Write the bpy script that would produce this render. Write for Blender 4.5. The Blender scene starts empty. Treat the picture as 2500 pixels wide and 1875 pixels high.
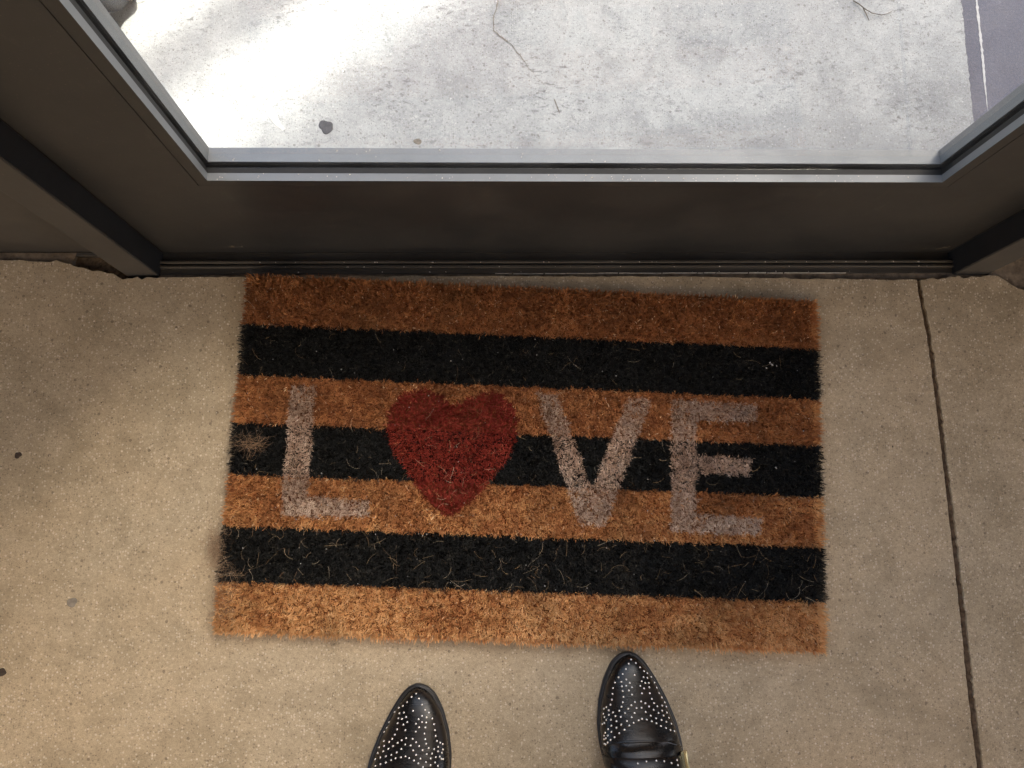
import bpy, bmesh, math, random
import numpy as np
from mathutils import Vector, Matrix
from mathutils.bvhtree import BVHTree

random.seed(7)
rng = np.random.default_rng(7)
scene = bpy.context.scene
C = scene.collection
PI = math.pi

# ------------------------------------------------------------------ camera
cam_d = bpy.data.cameras.new('camera')
cam_d.sensor_width = 36.0
cam_d.lens = 28.08
cam_d.clip_start = 0.02
cam_d.clip_end = 2000
cam = bpy.data.objects.new('camera', cam_d)
C.objects.link(cam)
cam.matrix_world = Matrix(((0.9992, 0.0074, -0.0386, 0.0),
                           (-0.0136, 0.9866, -0.1627, 0.0),
                           (0.0369, 0.1631, 0.9859, 1.04),
                           (0, 0, 0, 1)))
scene.camera = cam

# ------------------------------------------------------------------ sky and sun
SUN_AZ = math.radians(39.0)      # direction towards the sun, measured from +x to +y
SUN_EL = math.radians(50.0)
world = bpy.data.worlds.new('World')
scene.world = world
world.use_nodes = True
wn = world.node_tree
bg = wn.nodes['Background']
sky = wn.nodes.new('ShaderNodeTexSky')
sky.sky_type = 'NISHITA'
sky.sun_disc = False
sky.sun_elevation = SUN_EL
sky.sun_rotation = PI / 2 - SUN_AZ
sky.air_density = 1.0
sky.dust_density = 5.0
sky.ozone_density = 0.0
wn.links.new(sky.outputs[0], bg.inputs[0])
bg.inputs[1].default_value = 0.15
sun_d = bpy.data.lights.new('sun', 'SUN')
sun_d.energy = 2.3
sun_d.angle = math.radians(0.53)
sun_d.color = (1.0, 0.95, 0.87)
sun = bpy.data.objects.new('sun', sun_d)
C.objects.link(sun)
sdir = Vector((math.cos(SUN_AZ) * math.cos(SUN_EL), math.sin(SUN_AZ) * math.cos(SUN_EL), math.sin(SUN_EL)))
sun.rotation_euler = sdir.to_track_quat('Z', 'Y').to_euler()
sun.location = sdir * 20

# ------------------------------------------------------------------ exposure
vs = scene.view_settings
vs.view_transform = 'Standard'
vs.look = 'None'
vs.exposure = 1.8
vs.gamma = 1.0
vs.use_curve_mapping = False
cy = scene.cycles
cy.use_denoising = True
cy.max_bounces = 8
cy.diffuse_bounces = 5
cy.glossy_bounces = 4
cy.transparent_max_bounces = 12
cy.caustics_reflective = False
cy.caustics_refractive = False
cy.sample_clamp_indirect = 6.0


# ------------------------------------------------------------------ node helper
class NT:
    def __init__(self, name):
        self.m = bpy.data.materials.new(name)
        self.m.use_nodes = True
        self.t = self.m.node_tree
        self.b = self.t.nodes['Principled BSDF']
        self.out = self.t.nodes['Material Output']

    def n(self, typ, ins=None, **kw):
        nd = self.t.nodes.new('ShaderNode' + typ)
        for k, v in kw.items():
            setattr(nd, k, v)
        if ins:
            for k, v in ins.items():
                self.set(nd.inputs[k], v)
        return nd

    def set(self, sock, v):
        if isinstance(v, bpy.types.NodeSocket):
            self.t.links.new(v, sock)
        elif isinstance(v, bpy.types.Node):
            self.t.links.new(v.outputs[0], sock)
        else:
            sock.default_value = v

    def co(self):
        return self.n('TexCoord').outputs['Object']

    def noise(self, co, scale, detail=3.0, rough=0.55, dist=0.0):
        return self.n('TexNoise', {'Vector': co, 'Scale': scale, 'Detail': detail, 'Roughness': rough, 'Distortion': dist}).outputs[0]

    def ramp(self, fac, stops, interp='LINEAR'):
        nd = self.n('ValToRGB', {'Fac': fac})
        cr = nd.color_ramp
        cr.interpolation = interp
        while len(cr.elements) < len(stops):
            cr.elements.new(0.5)
        for e, (p, c) in zip(cr.elements, stops):
            e.position = p
            e.color = (*c, 1) if len(c) == 3 else c
        return nd.outputs[0]

    def rng(self, v, a, b, c=0.0, d=1.0):
        return self.n('MapRange', {'Value': v, 'From Min': a, 'From Max': b, 'To Min': c, 'To Max': d}).outputs[0]

    def math(self, op, a, b=0.0):
        return self.n('Math', {0: a, 1: b}, operation=op).outputs[0]

    def mix(self, fac, a, b, blend='MIX'):
        nd = self.n('Mix', data_type='RGBA', blend_type=blend)
        self.set(nd.inputs[0], fac)
        self.set(nd.inputs[6], (*a, 1) if isinstance(a, tuple) and len(a) == 3 else a)
        self.set(nd.inputs[7], (*b, 1) if isinstance(b, tuple) and len(b) == 3 else b)
        return nd.outputs[2]

    def bump(self, h, strength, dist):
        nd = self.n('Bump', {'Height': h, 'Strength': strength, 'Distance': dist})
        self.set(self.b.inputs['Normal'], nd.outputs[0])

    def fin(self, col, rough=0.6, metal=0.0, spec=0.5):
        self.set(self.b.inputs['Base Color'], (*col, 1) if isinstance(col, tuple) and len(col) == 3 else col)
        self.set(self.b.inputs['Roughness'], rough)
        self.set(self.b.inputs['Metallic'], metal)
        self.set(self.b.inputs['Specular IOR Level'], spec)
        return self.m


def concrete(name, base, patch, stain, speck_dark, speck_light, stain_amt=0.5, pit=0.5, patch_scale=2.2, pits=0.0, dirt=None, grain=1.0, damp=None):
    t = NT(name)
    co = t.co()
    n1 = t.noise(co, patch_scale, 4, 0.6, 0.6)
    n2 = t.noise(co, patch_scale * 3.7, 5, 0.65, 0.3)
    n3 = t.noise(co, 260.0, 3, 0.7)
    n4 = t.noise(co, 900.0, 2, 0.6)
    n5 = t.noise(co, 45.0, 4, 0.65)
    col = t.mix(t.rng(n1, 0.38, 0.64), base, patch)
    col = t.mix(t.math('MULTIPLY', t.rng(n2, 0.5, 0.72), stain_amt), col, stain)
    col = t.mix(t.math('MULTIPLY', t.rng(n5, 0.46, 0.7), 0.35), col, stain)
    col = t.mix(1.0, col, t.ramp(n3, [(0.25, (1 - .28 * grain,) * 3), (0.5, (1, 1, 1)), (0.75, (1 + .22 * grain,) * 3)]), 'MULTIPLY')
    col = t.mix(1.0, col, t.ramp(n4, [(0.3, (1 - .3 * grain,) * 3), (0.7, (1 + .28 * grain,) * 3)]), 'MULTIPLY')

    if pits:
        mp = t.n('Mapping', {'Vector': co, 'Rotation': (0, 0, -0.6), 'Scale': (75.0, 150.0, 1.0)}).outputs[0]
        pn = t.noise(mp, 1.0, 3, 0.6, 0.5)
        zone = t.rng(t.noise(co, 9.0, 3, 0.6), 0.40, 0.62)
        col = t.mix(t.math('MULTIPLY', t.math('MULTIPLY', t.rng(pn, 0.56, 0.68), zone), pits), col, tuple(c * 0.45 for c in stain))
        col = t.mix(t.math('MULTIPLY', t.math('MULTIPLY', t.rng(pn, 0.42, 0.30), zone), pits * 0.6), col, speck_light)
    if damp:      # old irregular water stain with a definite edge
        mp2 = t.n('Mapping', {'Vector': co, 'Location': (-damp[0] / damp[2], -damp[1] / damp[3], 0), 'Scale': (1 / damp[2], 1 / damp[3], 0.0)}).outputs[0]
        r_ = t.n('VectorMath', {0: mp2}, operation='LENGTH').outputs['Value']
        r_ = t.math('ADD', r_, t.math('MULTIPLY', t.math('SUBTRACT', t.noise(co, 16.0, 5, 0.65), 0.5), 1.1))
        col = t.mix(t.math('MULTIPLY', t.rng(r_, 1.05, 0.9), 0.42), col, stain)
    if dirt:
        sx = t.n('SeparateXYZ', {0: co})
        dirt_shade = t.math('MULTIPLY', t.rng(sx.outputs[1], 0.16, 0.32), t.rng(sx.outputs[0], -0.9, 0.75, 0.35, 1.0))  # dirt, plus the weaker light near the door put into its colour
        dirt_shade = t.math('MULTIPLY', dirt_shade, t.rng(t.noise(co, 13.0, 5, 0.65, 0.8), 0.30, 0.62))
        col = t.mix(t.math('MULTIPLY', dirt_shade, 0.75), col, dirt)
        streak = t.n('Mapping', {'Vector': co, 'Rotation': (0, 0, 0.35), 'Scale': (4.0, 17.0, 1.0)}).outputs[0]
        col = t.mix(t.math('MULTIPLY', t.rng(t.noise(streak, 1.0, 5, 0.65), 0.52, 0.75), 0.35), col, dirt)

    def specks(scale, size, keep):
        v = t.n('TexVoronoi', {'Vector': co, 'Scale': scale})
        r = t.n('SeparateColor', {0: v.outputs['Color']}).outputs[0]
        inside = t.math('LESS_THAN', v.outputs['Distance'], t.math('MULTIPLY', r, size))
        return t.math('MULTIPLY', inside, t.math('GREATER_THAN', r, 1.0 - keep)), v
    d1, v1 = specks(120.0, 0.24, 0.10)
    d2, v2 = specks(330.0, 0.40, 0.30)
    l1, v3 = specks(320.0, 0.44, 0.20)
    l2, v4 = specks(150.0, 0.20, 0.035)
    col = t.mix(t.math('MULTIPLY', d1, 0.75 * pit), col, speck_dark)
    col = t.mix(t.math('MULTIPLY', d2, 0.6 * pit), col, speck_dark)
    col = t.mix(t.math('MULTIPLY', l1, 0.5 * grain), col, speck_light)
    col = t.mix(t.math('MULTIPLY', l2, 0.7), col, speck_light)
    h = t.math('ADD', t.math('MULTIPLY', n3, 0.8), t.math('MULTIPLY', n5, 1.2))
    h = t.math('SUBTRACT', h, t.math('MULTIPLY', d1, 0.8))
    t.bump(h, 0.55, 0.0012)
    return t.fin(col, t.rng(n2, 0.3, 0.7, 0.55, 0.85), 0, 0.35)


def painted_metal(name, col, rough=0.42, dust=0.25, spec=0.5, metal=0.0):
    t = NT(name)
    co = t.co()
    n = t.noise(co, 9.0, 4, 0.6)
    f = t.noise(co, 420.0, 2, 0.5)
    c = t.mix(t.math('MULTIPLY', t.rng(n, 0.4, 0.75), dust), col, (0.10, 0.09, 0.075))
    mk = t.noise(t.n('Mapping', {'Vector': co, 'Scale': (34.0, 34.0, 9.0)}).outputs[0], 1.0, 5, 0.7, 0.4)
    c = t.mix(t.math('MULTIPLY', t.rng(mk, 0.62, 0.74), dust * 1.3), c, (0.15, 0.135, 0.115))
    c = t.mix(t.math('MULTIPLY', t.math('GREATER_THAN', f, 0.71), 0.35), c, (0.16, 0.14, 0.11))
    t.bump(f, 0.08, 0.0005)
    return t.fin(c, t.rng(n, 0.3, 0.7, rough - 0.08, rough + 0.12), metal, spec)


def plain(name, col, rough=0.6, metal=0.0, spec=0.5, var=0.2, scale=40.0):
    t = NT(name)
    n = t.noise(t.co(), scale, 3, 0.6)
    c = t.mix(t.rng(n, 0.3, 0.7), tuple(x * (1 - var) for x in col), tuple(min(1, x * (1 + var)) for x in col))
    return t.fin(c, rough, metal, spec)


def fibre_mat(name, stops, dirt=(0.10, 0.07, 0.05), dirt_amt=0.35, rough=0.75, spec=0.25):
    t = NT(name)
    a = t.n('Attribute', attribute_name='tone').outputs['Fac']
    c = t.ramp(a, stops)
    co = t.co()
    n = t.noise(co, 11.0, 4, 0.6)
    c = t.mix(t.math('MULTIPLY', t.rng(n, 0.5, 0.75), dirt_amt), c, dirt)
    return t.fin(c, rough, 0, spec)


M = {}
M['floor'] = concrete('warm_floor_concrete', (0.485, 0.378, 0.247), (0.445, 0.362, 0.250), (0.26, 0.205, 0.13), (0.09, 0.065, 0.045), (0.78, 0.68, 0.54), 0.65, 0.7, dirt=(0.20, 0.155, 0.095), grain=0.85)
M['slab'] = concrete('pale_outdoor_concrete', (0.585, 0.59, 0.57), (0.43, 0.435, 0.43), (0.30, 0.305, 0.31), (0.15, 0.14, 0.13), (0.78, 0.76, 0.72), 0.75, 0.7, 3.0, pits=0.7, grain=0.55, damp=(0.46, 0.455, 0.30, 0.125))
M['dark_slab'] = concrete('slate_painted_concrete', (0.165, 0.168, 0.215), (0.15, 0.153, 0.197), (0.13, 0.13, 0.165), (0.09, 0.09, 0.11), (0.30, 0.30, 0.34), 0.4, 0.4, grain=0.5)
M['bronze'] = painted_metal('dark_bronze_paint', (0.0255, 0.0260, 0.0275), 0.45, 0.16)
M['bronze_skylit'] = painted_metal('skylit_glazing_channel', (0.20, 0.215, 0.23), 0.45, 0.12, 0.5, 0.35)  # door bronze lightened to carry sky reflection on the channel sides
M['black_vinyl'] = plain('black_vinyl_stop', (0.013, 0.013, 0.014), 0.55, 0, 0.35, 0.2, 30)
M['frame'] = painted_metal('brown_frame_paint', (0.040, 0.038, 0.036), 0.5, 0.3)
M['threshold'] = painted_metal('worn_threshold_metal', (0.045, 0.041, 0.036), 0.38, 0.5)
M['rubber'] = plain('black_rubber', (0.012, 0.012, 0.012), 0.6, 0, 0.4)
M['worn_glint'] = plain('worn_edge_glint', (0.46, 0.43, 0.37), 0.7, 0, 0.4, 0.35, 150)
M['dirt'] = plain('brown_dirt', (0.075, 0.055, 0.038), 0.95, 0, 0.1, 0.5, 220)
M['loose_dirt'] = plain('loose_brown_dirt', (0.13, 0.095, 0.062), 0.95, 0, 0.1, 0.5, 180)
M['mortar'] = plain('dirty_mortar', (0.16, 0.125, 0.09), 0.9, 0, 0.2, 0.45, 90)
M['grime'] = plain('joint_grime', (0.15, 0.11, 0.078), 0.95, 0, 0.1, 0.5, 160)
M['crack'] = plain('crack_shadow_grit', (0.27, 0.24, 0.20), 0.95, 0, 0.1, 0.4, 200)
M['gum'] = plain('flattened_gum', (0.085, 0.082, 0.088), 0.55, 0, 0.4, 0.25, 120)
M['stain'] = plain('oil_spot', (0.24, 0.21, 0.17), 0.7, 0, 0.3, 0.3, 120)
M['smear'] = plain('chalky_smear', (0.74, 0.73, 0.70), 0.9, 0, 0.2, 0.1, 200)
M['grit'] = plain('pale_grit', (0.60, 0.55, 0.48), 0.8, 0, 0.3, 0.3, 300)
M['dark_grit'] = plain('dark_grit', (0.06, 0.045, 0.035), 0.9, 0, 0.2, 0.3, 300)
M['twig'] = plain('dry_twig', (0.13, 0.10, 0.075), 0.85, 0, 0.2, 0.3, 300)
M['bag'] = plain('dark_grey_sheeting', (0.018, 0.020, 0.023), 0.85, 0, 0.2, 0.35, 60)
M['wall'] = plain('warm_plaster', (0.62, 0.50, 0.36), 0.85, 0, 0.25, 0.06, 12)
M['added_ceiling'] = plain('added_timber_soffit', (0.50, 0.42, 0.33), 0.85, 0, 0.25, 0.05, 12)
M['stucco'] = plain('tan_stucco', (0.52, 0.46, 0.38), 0.9, 0, 0.2, 0.1, 30)
M['ochre'] = plain('ochre_render', (0.58, 0.475, 0.35), 0.9, 0, 0.2, 0.08, 6)
M['post'] = plain('grey_steel', (0.22, 0.22, 0.22), 0.5, 0.2, 0.5, 0.1, 30)  # for the added shade post and the bounce building windows
M['ground'] = plain('street_asphalt', (0.07, 0.07, 0.068), 0.9, 0, 0.3, 0.3, 3)
M['backing'] = plain('mat_backing', (0.05, 0.035, 0.022), 0.85, 0, 0.2, 0.3, 200)
M['coir'] = fibre_mat('coir_fibre', [(0.0, (0.22, 0.080, 0.030)), (0.4, (0.41, 0.165, 0.062)), (0.65, (0.57, 0.262, 0.098)), (0.95, (0.80, 0.47, 0.20)), (1.0, (0.90, 0.68, 0.42))], dirt=(0.20, 0.10, 0.045), dirt_amt=0.45)
M['black_fibre'] = fibre_mat('black_dyed_fibre', [(0.0, (0.008, 0.008, 0.008)), (0.9, (0.018, 0.018, 0.017)), (1.0, (0.075, 0.065, 0.05))], dirt=(0.02, 0.018, 0.015), dirt_amt=0.2)
M['grey_fibre'] = fibre_mat('faded_white_fibre', [(0.0, (0.30, 0.195, 0.14)), (0.5, (0.52, 0.365, 0.27)), (1.0, (0.80, 0.65, 0.52))], dirt_amt=0.35)
M['red_fibre'] = fibre_mat('red_dyed_fibre', [(0.0, (0.17, 0.020, 0.013)), (0.5, (0.27, 0.034, 0.021)), (0.93, (0.35, 0.055, 0.030)), (1.0, (0.50, 0.20, 0.10))], dirt=(0.16, 0.05, 0.02), dirt_amt=0.3)
M['straw'] = fibre_mat('loose_straw_fibre', [(0.0, (0.42, 0.25, 0.12)), (0.5, (0.62, 0.44, 0.24)), (1.0, (0.86, 0.76, 0.58))], dirt_amt=0.1, rough=0.55, spec=0.4)
M['fuzz'] = fibre_mat('brown_fuzz_fibre', [(0.0, (0.20, 0.125, 0.075)), (0.6, (0.36, 0.24, 0.15)), (1.0, (0.60, 0.45, 0.30))], dirt_amt=0.1)
M['lint'] = plain('pale_lint', (0.42, 0.41, 0.40), 0.9, 0, 0.2, 0.3, 300)


def leather():
    t = NT('black_leather')
    co = t.co()
    n = t.noise(co, 30.0, 4, 0.6)
    g = t.n('TexVoronoi', {'Vector': co, 'Scale': 900.0}).outputs['Distance']
    c = t.mix(t.rng(n, 0.42, 0.72), (0.008, 0.0075, 0.0075), (0.022, 0.013, 0.008))
    wr = t.noise(t.n('Mapping', {'Vector': co, 'Scale': (28.0, 150.0, 28.0)}).outputs[0], 1.0, 4, 0.6, 0.8)
    n = t.math('ADD', n, t.math('MULTIPLY', t.rng(wr, 0.5, 0.75), 0.35))
    t.bump(t.math('ADD', t.math('MULTIPLY', g, 0.25), n), 0.25, 0.001)
    return t.fin(c, t.rng(n, 0.3, 0.7, 0.2, 0.34), 0, 0.42)


M['leather'] = leather()
M['sole'] = plain('black_sole_rubber', (0.016, 0.015, 0.015), 0.5, 0, 0.5)
M['welt'] = plain('dark_welt_stitch', (0.035, 0.032, 0.03), 0.5, 0, 0.5)
M['stud'] = plain('polished_stud', (0.88, 0.85, 0.80), 0.22, 1.0, 0.5, 0.05)
M['gold'] = plain('pale_gold_buckle', (0.86, 0.74, 0.42), 0.22, 1.0, 0.5, 0.05)
M['lining'] = plain('dark_boot_lining', (0.03, 0.026, 0.024), 0.8, 0, 0.2)


def glass():
    t = NT('clear_glass')
    lw = t.n('LayerWeight', {'Blend': 0.5}).outputs['Facing']
    f = t.math('ADD', t.math('MULTIPLY', t.math('POWER', lw, 5.0), 0.9), 0.04)
    tr = t.n('BsdfTransparent', {'Color': (0.95, 0.97, 0.965, 1)})
    gl = t.n('BsdfGlossy', {'Color': (1, 1, 1, 1), 'Roughness': 0.02})
    mx = t.n('MixShader', {0: f, 1: tr, 2: gl})
    co = t.co()
    d = t.math('MULTIPLY', t.rng(t.noise(co, 7.0, 5, 0.7, 1.2), 0.45, 0.8), 0.05)
    d = t.math('ADD', d, t.math('MULTIPLY', t.math('GREATER_THAN', t.noise(co, 330.0, 2, 0.5), 0.73), 0.18))
    d = t.math('ADD', d, 0.008)
    df = t.n('BsdfDiffuse', {'Color': (0.7, 0.7, 0.72, 1)})
    tl = t.n('BsdfTranslucent', {'Color': (0.7, 0.7, 0.72, 1)})
    ds = t.n('MixShader', {0: 0.5, 1: df, 2: tl})
    m2 = t.n('MixShader', {0: d, 1: mx, 2: ds})
    t.t.links.new(m2.outputs[0], t.out.inputs[0])
    return t.m


M['glass'] = glass()


# ------------------------------------------------------------------ mesh helpers
def link(name, me, mat, parent=None):
    o = bpy.data.objects.new(name, me)
    C.objects.link(o)
    if mat is not None and len(me.materials) == 0:
        me.materials.append(mat)
    if parent is not None:
        o.parent = parent
    return o


def tag(o, label=None, cat=None, group=None, kind=None):
    if label:
        o['label'] = label
    if cat:
        o['category'] = cat
    if group:
        o['group'] = group
    if kind:
        o['kind'] = kind
    return o


def empty(name, loc=(0, 0, 0), rz=0.0):
    o = bpy.data.objects.new(name, None)
    C.objects.link(o)
    o.location = loc
    o.rotation_euler = (0, 0, rz)
    return o


def pyd(name, verts, faces, mat, parent=None, smooth=False):
    me = bpy.data.meshes.new(name)
    me.from_pydata([tuple(v) for v in verts], [], faces)
    me.update()
    bm = bmesh.new()
    bm.from_mesh(me)
    bmesh.ops.recalc_face_normals(bm, faces=bm.faces)
    bm.to_mesh(me)
    bm.free()
    if smooth:
        me.shade_smooth()
    return link(name, me, mat, parent)


def box(name, x0, x1, y0, y1, z0, z1, mat, parent=None, bev=0.0):
    bm = bmesh.new()
    vs_ = [bm.verts.new((x, y, z)) for x in (x0, x1) for y in (y0, y1) for z in (z0, z1)]
    for f in ((0, 1, 3, 2), (4, 6, 7, 5), (0, 4, 5, 1), (2, 3, 7, 6), (0, 2, 6, 4), (1, 5, 7, 3)):
        bm.faces.new([vs_[i] for i in f])
    bmesh.ops.recalc_face_normals(bm, faces=bm.faces)
    if bev > 0:
        bmesh.ops.bevel(bm, geom=bm.edges[:], offset=bev, segments=2, profile=0.5, affect='EDGES')
    me = bpy.data.meshes.new(name)
    bm.to_mesh(me)
    bm.free()
    return link(name, me, mat, parent)


def prism(name, poly, z0, z1, mat, parent=None, top_jit=0.0):
    """closed prism from an outline in plan"""
    n = len(poly)
    v = [(x, y, z0) for x, y in poly] + [(x, y, z1 + random.uniform(-top_jit, top_jit)) for x, y in poly]
    f = [tuple(range(n))[::-1], tuple(range(n, 2 * n))] + [(i, (i + 1) % n, n + (i + 1) % n, n + i) for i in range(n)]
    return pyd(name, v, f, mat, parent)


def extrude_x(name, prof, x0, x1, mat, parent=None):
    """profile of (y, z) points run along x, closed"""
    n = len(prof)
    v = [(x0, y, z) for y, z in prof] + [(x1, y, z) for y, z in prof]
    f = [tuple(range(n)), tuple(range(n, 2 * n))[::-1]] + [(i, n + i, n + (i + 1) % n, (i + 1) % n) for i in range(n)]
    return pyd(name, v, f, mat, parent)


def tube_arrays(pts, r0, r1, sides=4):
    """returns vertices, faces of a tapering tube along pts"""
    v, f = [], []
    k = len(pts)
    for i, p in enumerate(pts):
        a = pts[max(i - 1, 0)]
        b = pts[min(i + 1, k - 1)]
        d = (Vector(b) - Vector(a)).normalized()
        u = d.orthogonal().normalized()
        w = d.cross(u)
        r = r0 + (r1 - r0) * i / (k - 1)
        for s in range(sides):
            a_ = 2 * PI * s / sides
            q = Vector(p) + (u * math.cos(a_) + w * math.sin(a_)) * r
            v.append(tuple(q))
    for i in range(k - 1):
        for s in range(sides):
            f.append((i * sides + s, i * sides + (s + 1) % sides, (i + 1) * sides + (s + 1) % sides, (i + 1) * sides + s))
    f.append(tuple(range(sides))[::-1])
    f.append(tuple(range((k - 1) * sides, k * sides)))
    return v, f


def rough_line(pts, step, jit):
    """subdivide a polyline and roughen it"""
    out = []
    for (x0, y0), (x1, y1) in zip(pts[:-1], pts[1:]):
        L = math.hypot(x1 - x0, y1 - y0)
        k = max(1, int(L / step))
        for i in range(k):
            t = i / k
            nx, ny = -(y1 - y0) / L, (x1 - x0) / L
            j = random.gauss(0, jit)
            out.append((x0 + (x1 - x0) * t + nx * j, y0 + (y1 - y0) * t + ny * j))
    out.append(pts[-1])
    return out


# ================================================================== SETTING
# street level far around, and a base under everything
g = box('ground', -300, 300, -300, 300, -0.5, -0.16, M['ground'])
tag(g, 'dark asphalt ground far around the building', 'ground', kind='structure')
b = box('sub_base', -6, 6, -7, 0.47, -0.158, -0.045, M['dirt'])
tag(b, 'brown dirt in the gap below the floor edge', 'base', kind='structure')

# pale outdoor slab and the slate strip beside it
edge = rough_line([(0.716, 0.40), (0.7195, 0.55), (0.722, 0.74), (0.726, 1.1), (0.74, 4.5)], 0.005, 0.0006)
poly = [(-6, 0.402)] + edge[:1] + edge[1:] + [(-6, 4.5)]
o = prism('paving', poly, -0.15, -0.020, M['slab'])
tag(o, 'pale worn concrete paving outside the door', 'paving', kind='structure')
o = box('slate_strip', 0.70, 5.9, 0.402, 4.5, -0.152, -0.027, M['dark_slab'])
tag(o, 'dark slate grey paving strip beside the pale concrete', 'paving', kind='structure')

# indoor slabs: ragged edge towards the threshold, saw-cut joint between them
front = [(-6, 0.345), (-0.90, 0.345), (-0.6348, 0.3433), (-0.587, 0.3416), (-0.5495, 0.3387), (-0.532, 0.334), (-0.5195, 0.3285), (-0.5007, 0.3267), (-0.4734, 0.3171), (-0.43, 0.3185)]
front = rough_line(front[:2], 0.2, 0.0) [:-1] + rough_line(front[1:], 0.006, 0.0011)
front2 = rough_line([(-0.43, 0.3185), (-0.1, 0.3195), (0.30, 0.318), (0.45, 0.314), (0.60, 0.3128)], 0.008, 0.0006)
JL = [(0.6001, 0.3128), (0.6009, 0.2913), (0.6030, 0.2682), (0.6060, 0.2394), (0.6074, 0.2053), (0.6100, 0.1215), (0.6112, 0.0237), (0.6132, -0.1331), (0.6130, -0.2334), (0.6150, -0.3187), (0.626, -1.2), (0.66, -4)]
jl = rough_line(JL, 0.0045, 0.0003)
jr = rough_line([(x + 0.0062 + 0.0024 * min(1, max(0, (0.3 - y) / 0.5)), y) for x, y in JL], 0.0045, 0.0006)
left_poly = front[:-1] + front2[:-1] + jl + [(-6, -4)]
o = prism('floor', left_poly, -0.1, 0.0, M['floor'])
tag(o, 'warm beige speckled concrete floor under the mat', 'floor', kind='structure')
right_front = rough_line([(0.606, 0.3128), (0.66, 0.3165), (0.7037, 0.3196), (0.722, 0.315), (0.7336, 0.3072), (0.742, 0.300), (0.752, 0.297), (0.765, 0.303), (0.775, 0.317), (0.9, 0.335)], 0.006, 0.0010)
right_poly = jr[::-1] + right_front[1:] + [(6, 0.34), (6, -4)]
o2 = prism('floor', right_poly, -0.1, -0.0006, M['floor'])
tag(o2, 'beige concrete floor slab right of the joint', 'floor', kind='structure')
jv, jf = [], []
for i_, (x, y) in enumerate(rough_line(JL, 0.006, 0.0003)):
    jv += [(x - 0.003, y, -0.012), (x + 0.0016, y, -0.0105 + random.gauss(0, .0008)), (x + 0.0045, y, -0.0052 + random.gauss(0, .0008)), (x + 0.012, y, -0.0022)]
    if i_:
        k_ = 4 * i_
        jf += [(k_ - 4 + q, k_ - 3 + q, k_ + 1 + q, k_ + q) for q in range(3)]
o3 = pyd('floor_joint', jv, jf, M['grime'])
tag(o3, 'dark dirty groove between the two floor slabs', 'joint', kind='structure')
o = prism('packed_dirt', rough_line([(-2.0, 0.354), (-2.0, 0.330), (-0.60, 0.330), (-0.545, 0.331), (-0.538, 0.354)], 0.02, 0.0008), -0.043, -0.0035, M['mortar'], top_jit=.0008)
tag(o, 'packed dirt along the foot of the left wall panel', 'dirt', kind='structure')
o = prism('packed_dirt', rough_line([(0.7065, 0.354), (0.7065, 0.29), (2.0, 0.29), (2.0, 0.354)], 0.02, 0.0006), -0.043, -0.0055, M['mortar'], top_jit=.0008)
tag(o, 'packed dirt along the foot of the right wall panel', 'dirt', kind='structure')
o = prism('loose_dirt', rough_line([(-0.545, 0.3545), (-0.545, 0.322), (-0.4716, 0.312), (-0.4716, 0.3545)], 0.008, 0.0006), -0.043, -0.0105, M['loose_dirt'], top_jit=.0016)
tag(o, 'brown dirt in the chipped hollow beside the left jamb', 'dirt', kind='structure')
o = prism('mortar_bed', [(-0.43, 0.300), (0.70, 0.300), (0.70, 0.3244), (-0.43, 0.3244)], -0.043, -0.0075, M['mortar'])
tag(o, 'dirty mortar under the threshold edge', 'mortar', kind='structure')

# ------------------------------------------------------------------ building shell (front wall, added soffit)
YF, YD = 0.3222, 0.3556       # face of the frame, face of the door
XL, XR = -0.4294, 0.6572      # clear opening
HEAD = 2.12
wl = box('wall_left', -6, -0.4722, 0.3552, 0.44, -0.0035, 3.4, M['frame'])
tag(wl, 'dark brown metal wall panel left of the door', 'wall', kind='structure')
tr_ = box('base_trim', -6, -0.4722, 0.3495, 0.3550, -0.03, -0.004, M['threshold'], wl, 0.001)
wr = box('wall_right', 0.7062, 6, 0.3552, 0.44, -0.0035, 3.4, M['frame'])
tag(wr, 'dark brown metal wall panel right of the door', 'wall', kind='structure')
box('base_trim', 0.7062, 6, 0.3495, 0.3550, -0.03, -0.004, M['threshold'], wr, 0.001)
wt = box('wall_over_door', -0.4712, 0.7052, 0.3552, 0.44, HEAD + 0.05, 3.4, M['frame'])
tag(wt, 'dark wall panel above the door head', 'wall', kind='structure')

ce = box('added_ceiling', -3.6, 3.6, -2.1, 0.354, 3.1, 3.3, M['added_ceiling'])  # unseen, added to cut the skylight and bounce warm light down
tag(ce, 'unseen timber soffit added to shade the entrance', 'added_ceiling', kind='structure')

# ------------------------------------------------------------------ door frame
fr = empty('door_frame', (0, 0, 0))
tag(fr, 'dark brown metal frame around the glazed door', 'door frame')
box('jamb', -0.4712, XL, YF, 0.400, -0.035, HEAD, M['frame'], fr, 0.0012)
box('jamb', XR, 0.7052, YF, 0.400, -0.035, HEAD, M['frame'], fr, 0.0012)
box('head', -0.4712, 0.7052, YF, 0.400, HEAD + 0.001, HEAD + 0.048, M['frame'], fr, 0.0012)
box('jamb_lining', XL + 0.0002, XL + 0.0016, YF + 0.0012, YD - 0.0006, -0.03, HEAD - 0.001, M['black_vinyl'], fr)
box('jamb_lining', XR - 0.0016, XR - 0.0002, YF + 0.0012, YD - 0.0006, -0.03, HEAD - 0.001, M['black_vinyl'], fr)
for a, c in ((XL, XL + 0.004), (XR - 0.004, XR)):
    box('weather_strip', a + (0.0002 if a < 0 else 0), c - (0 if a < 0 else 0.0002), YD + 0.002, YD + 0.012, -0.02, HEAD - 0.002, M['rubber'], fr)

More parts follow.
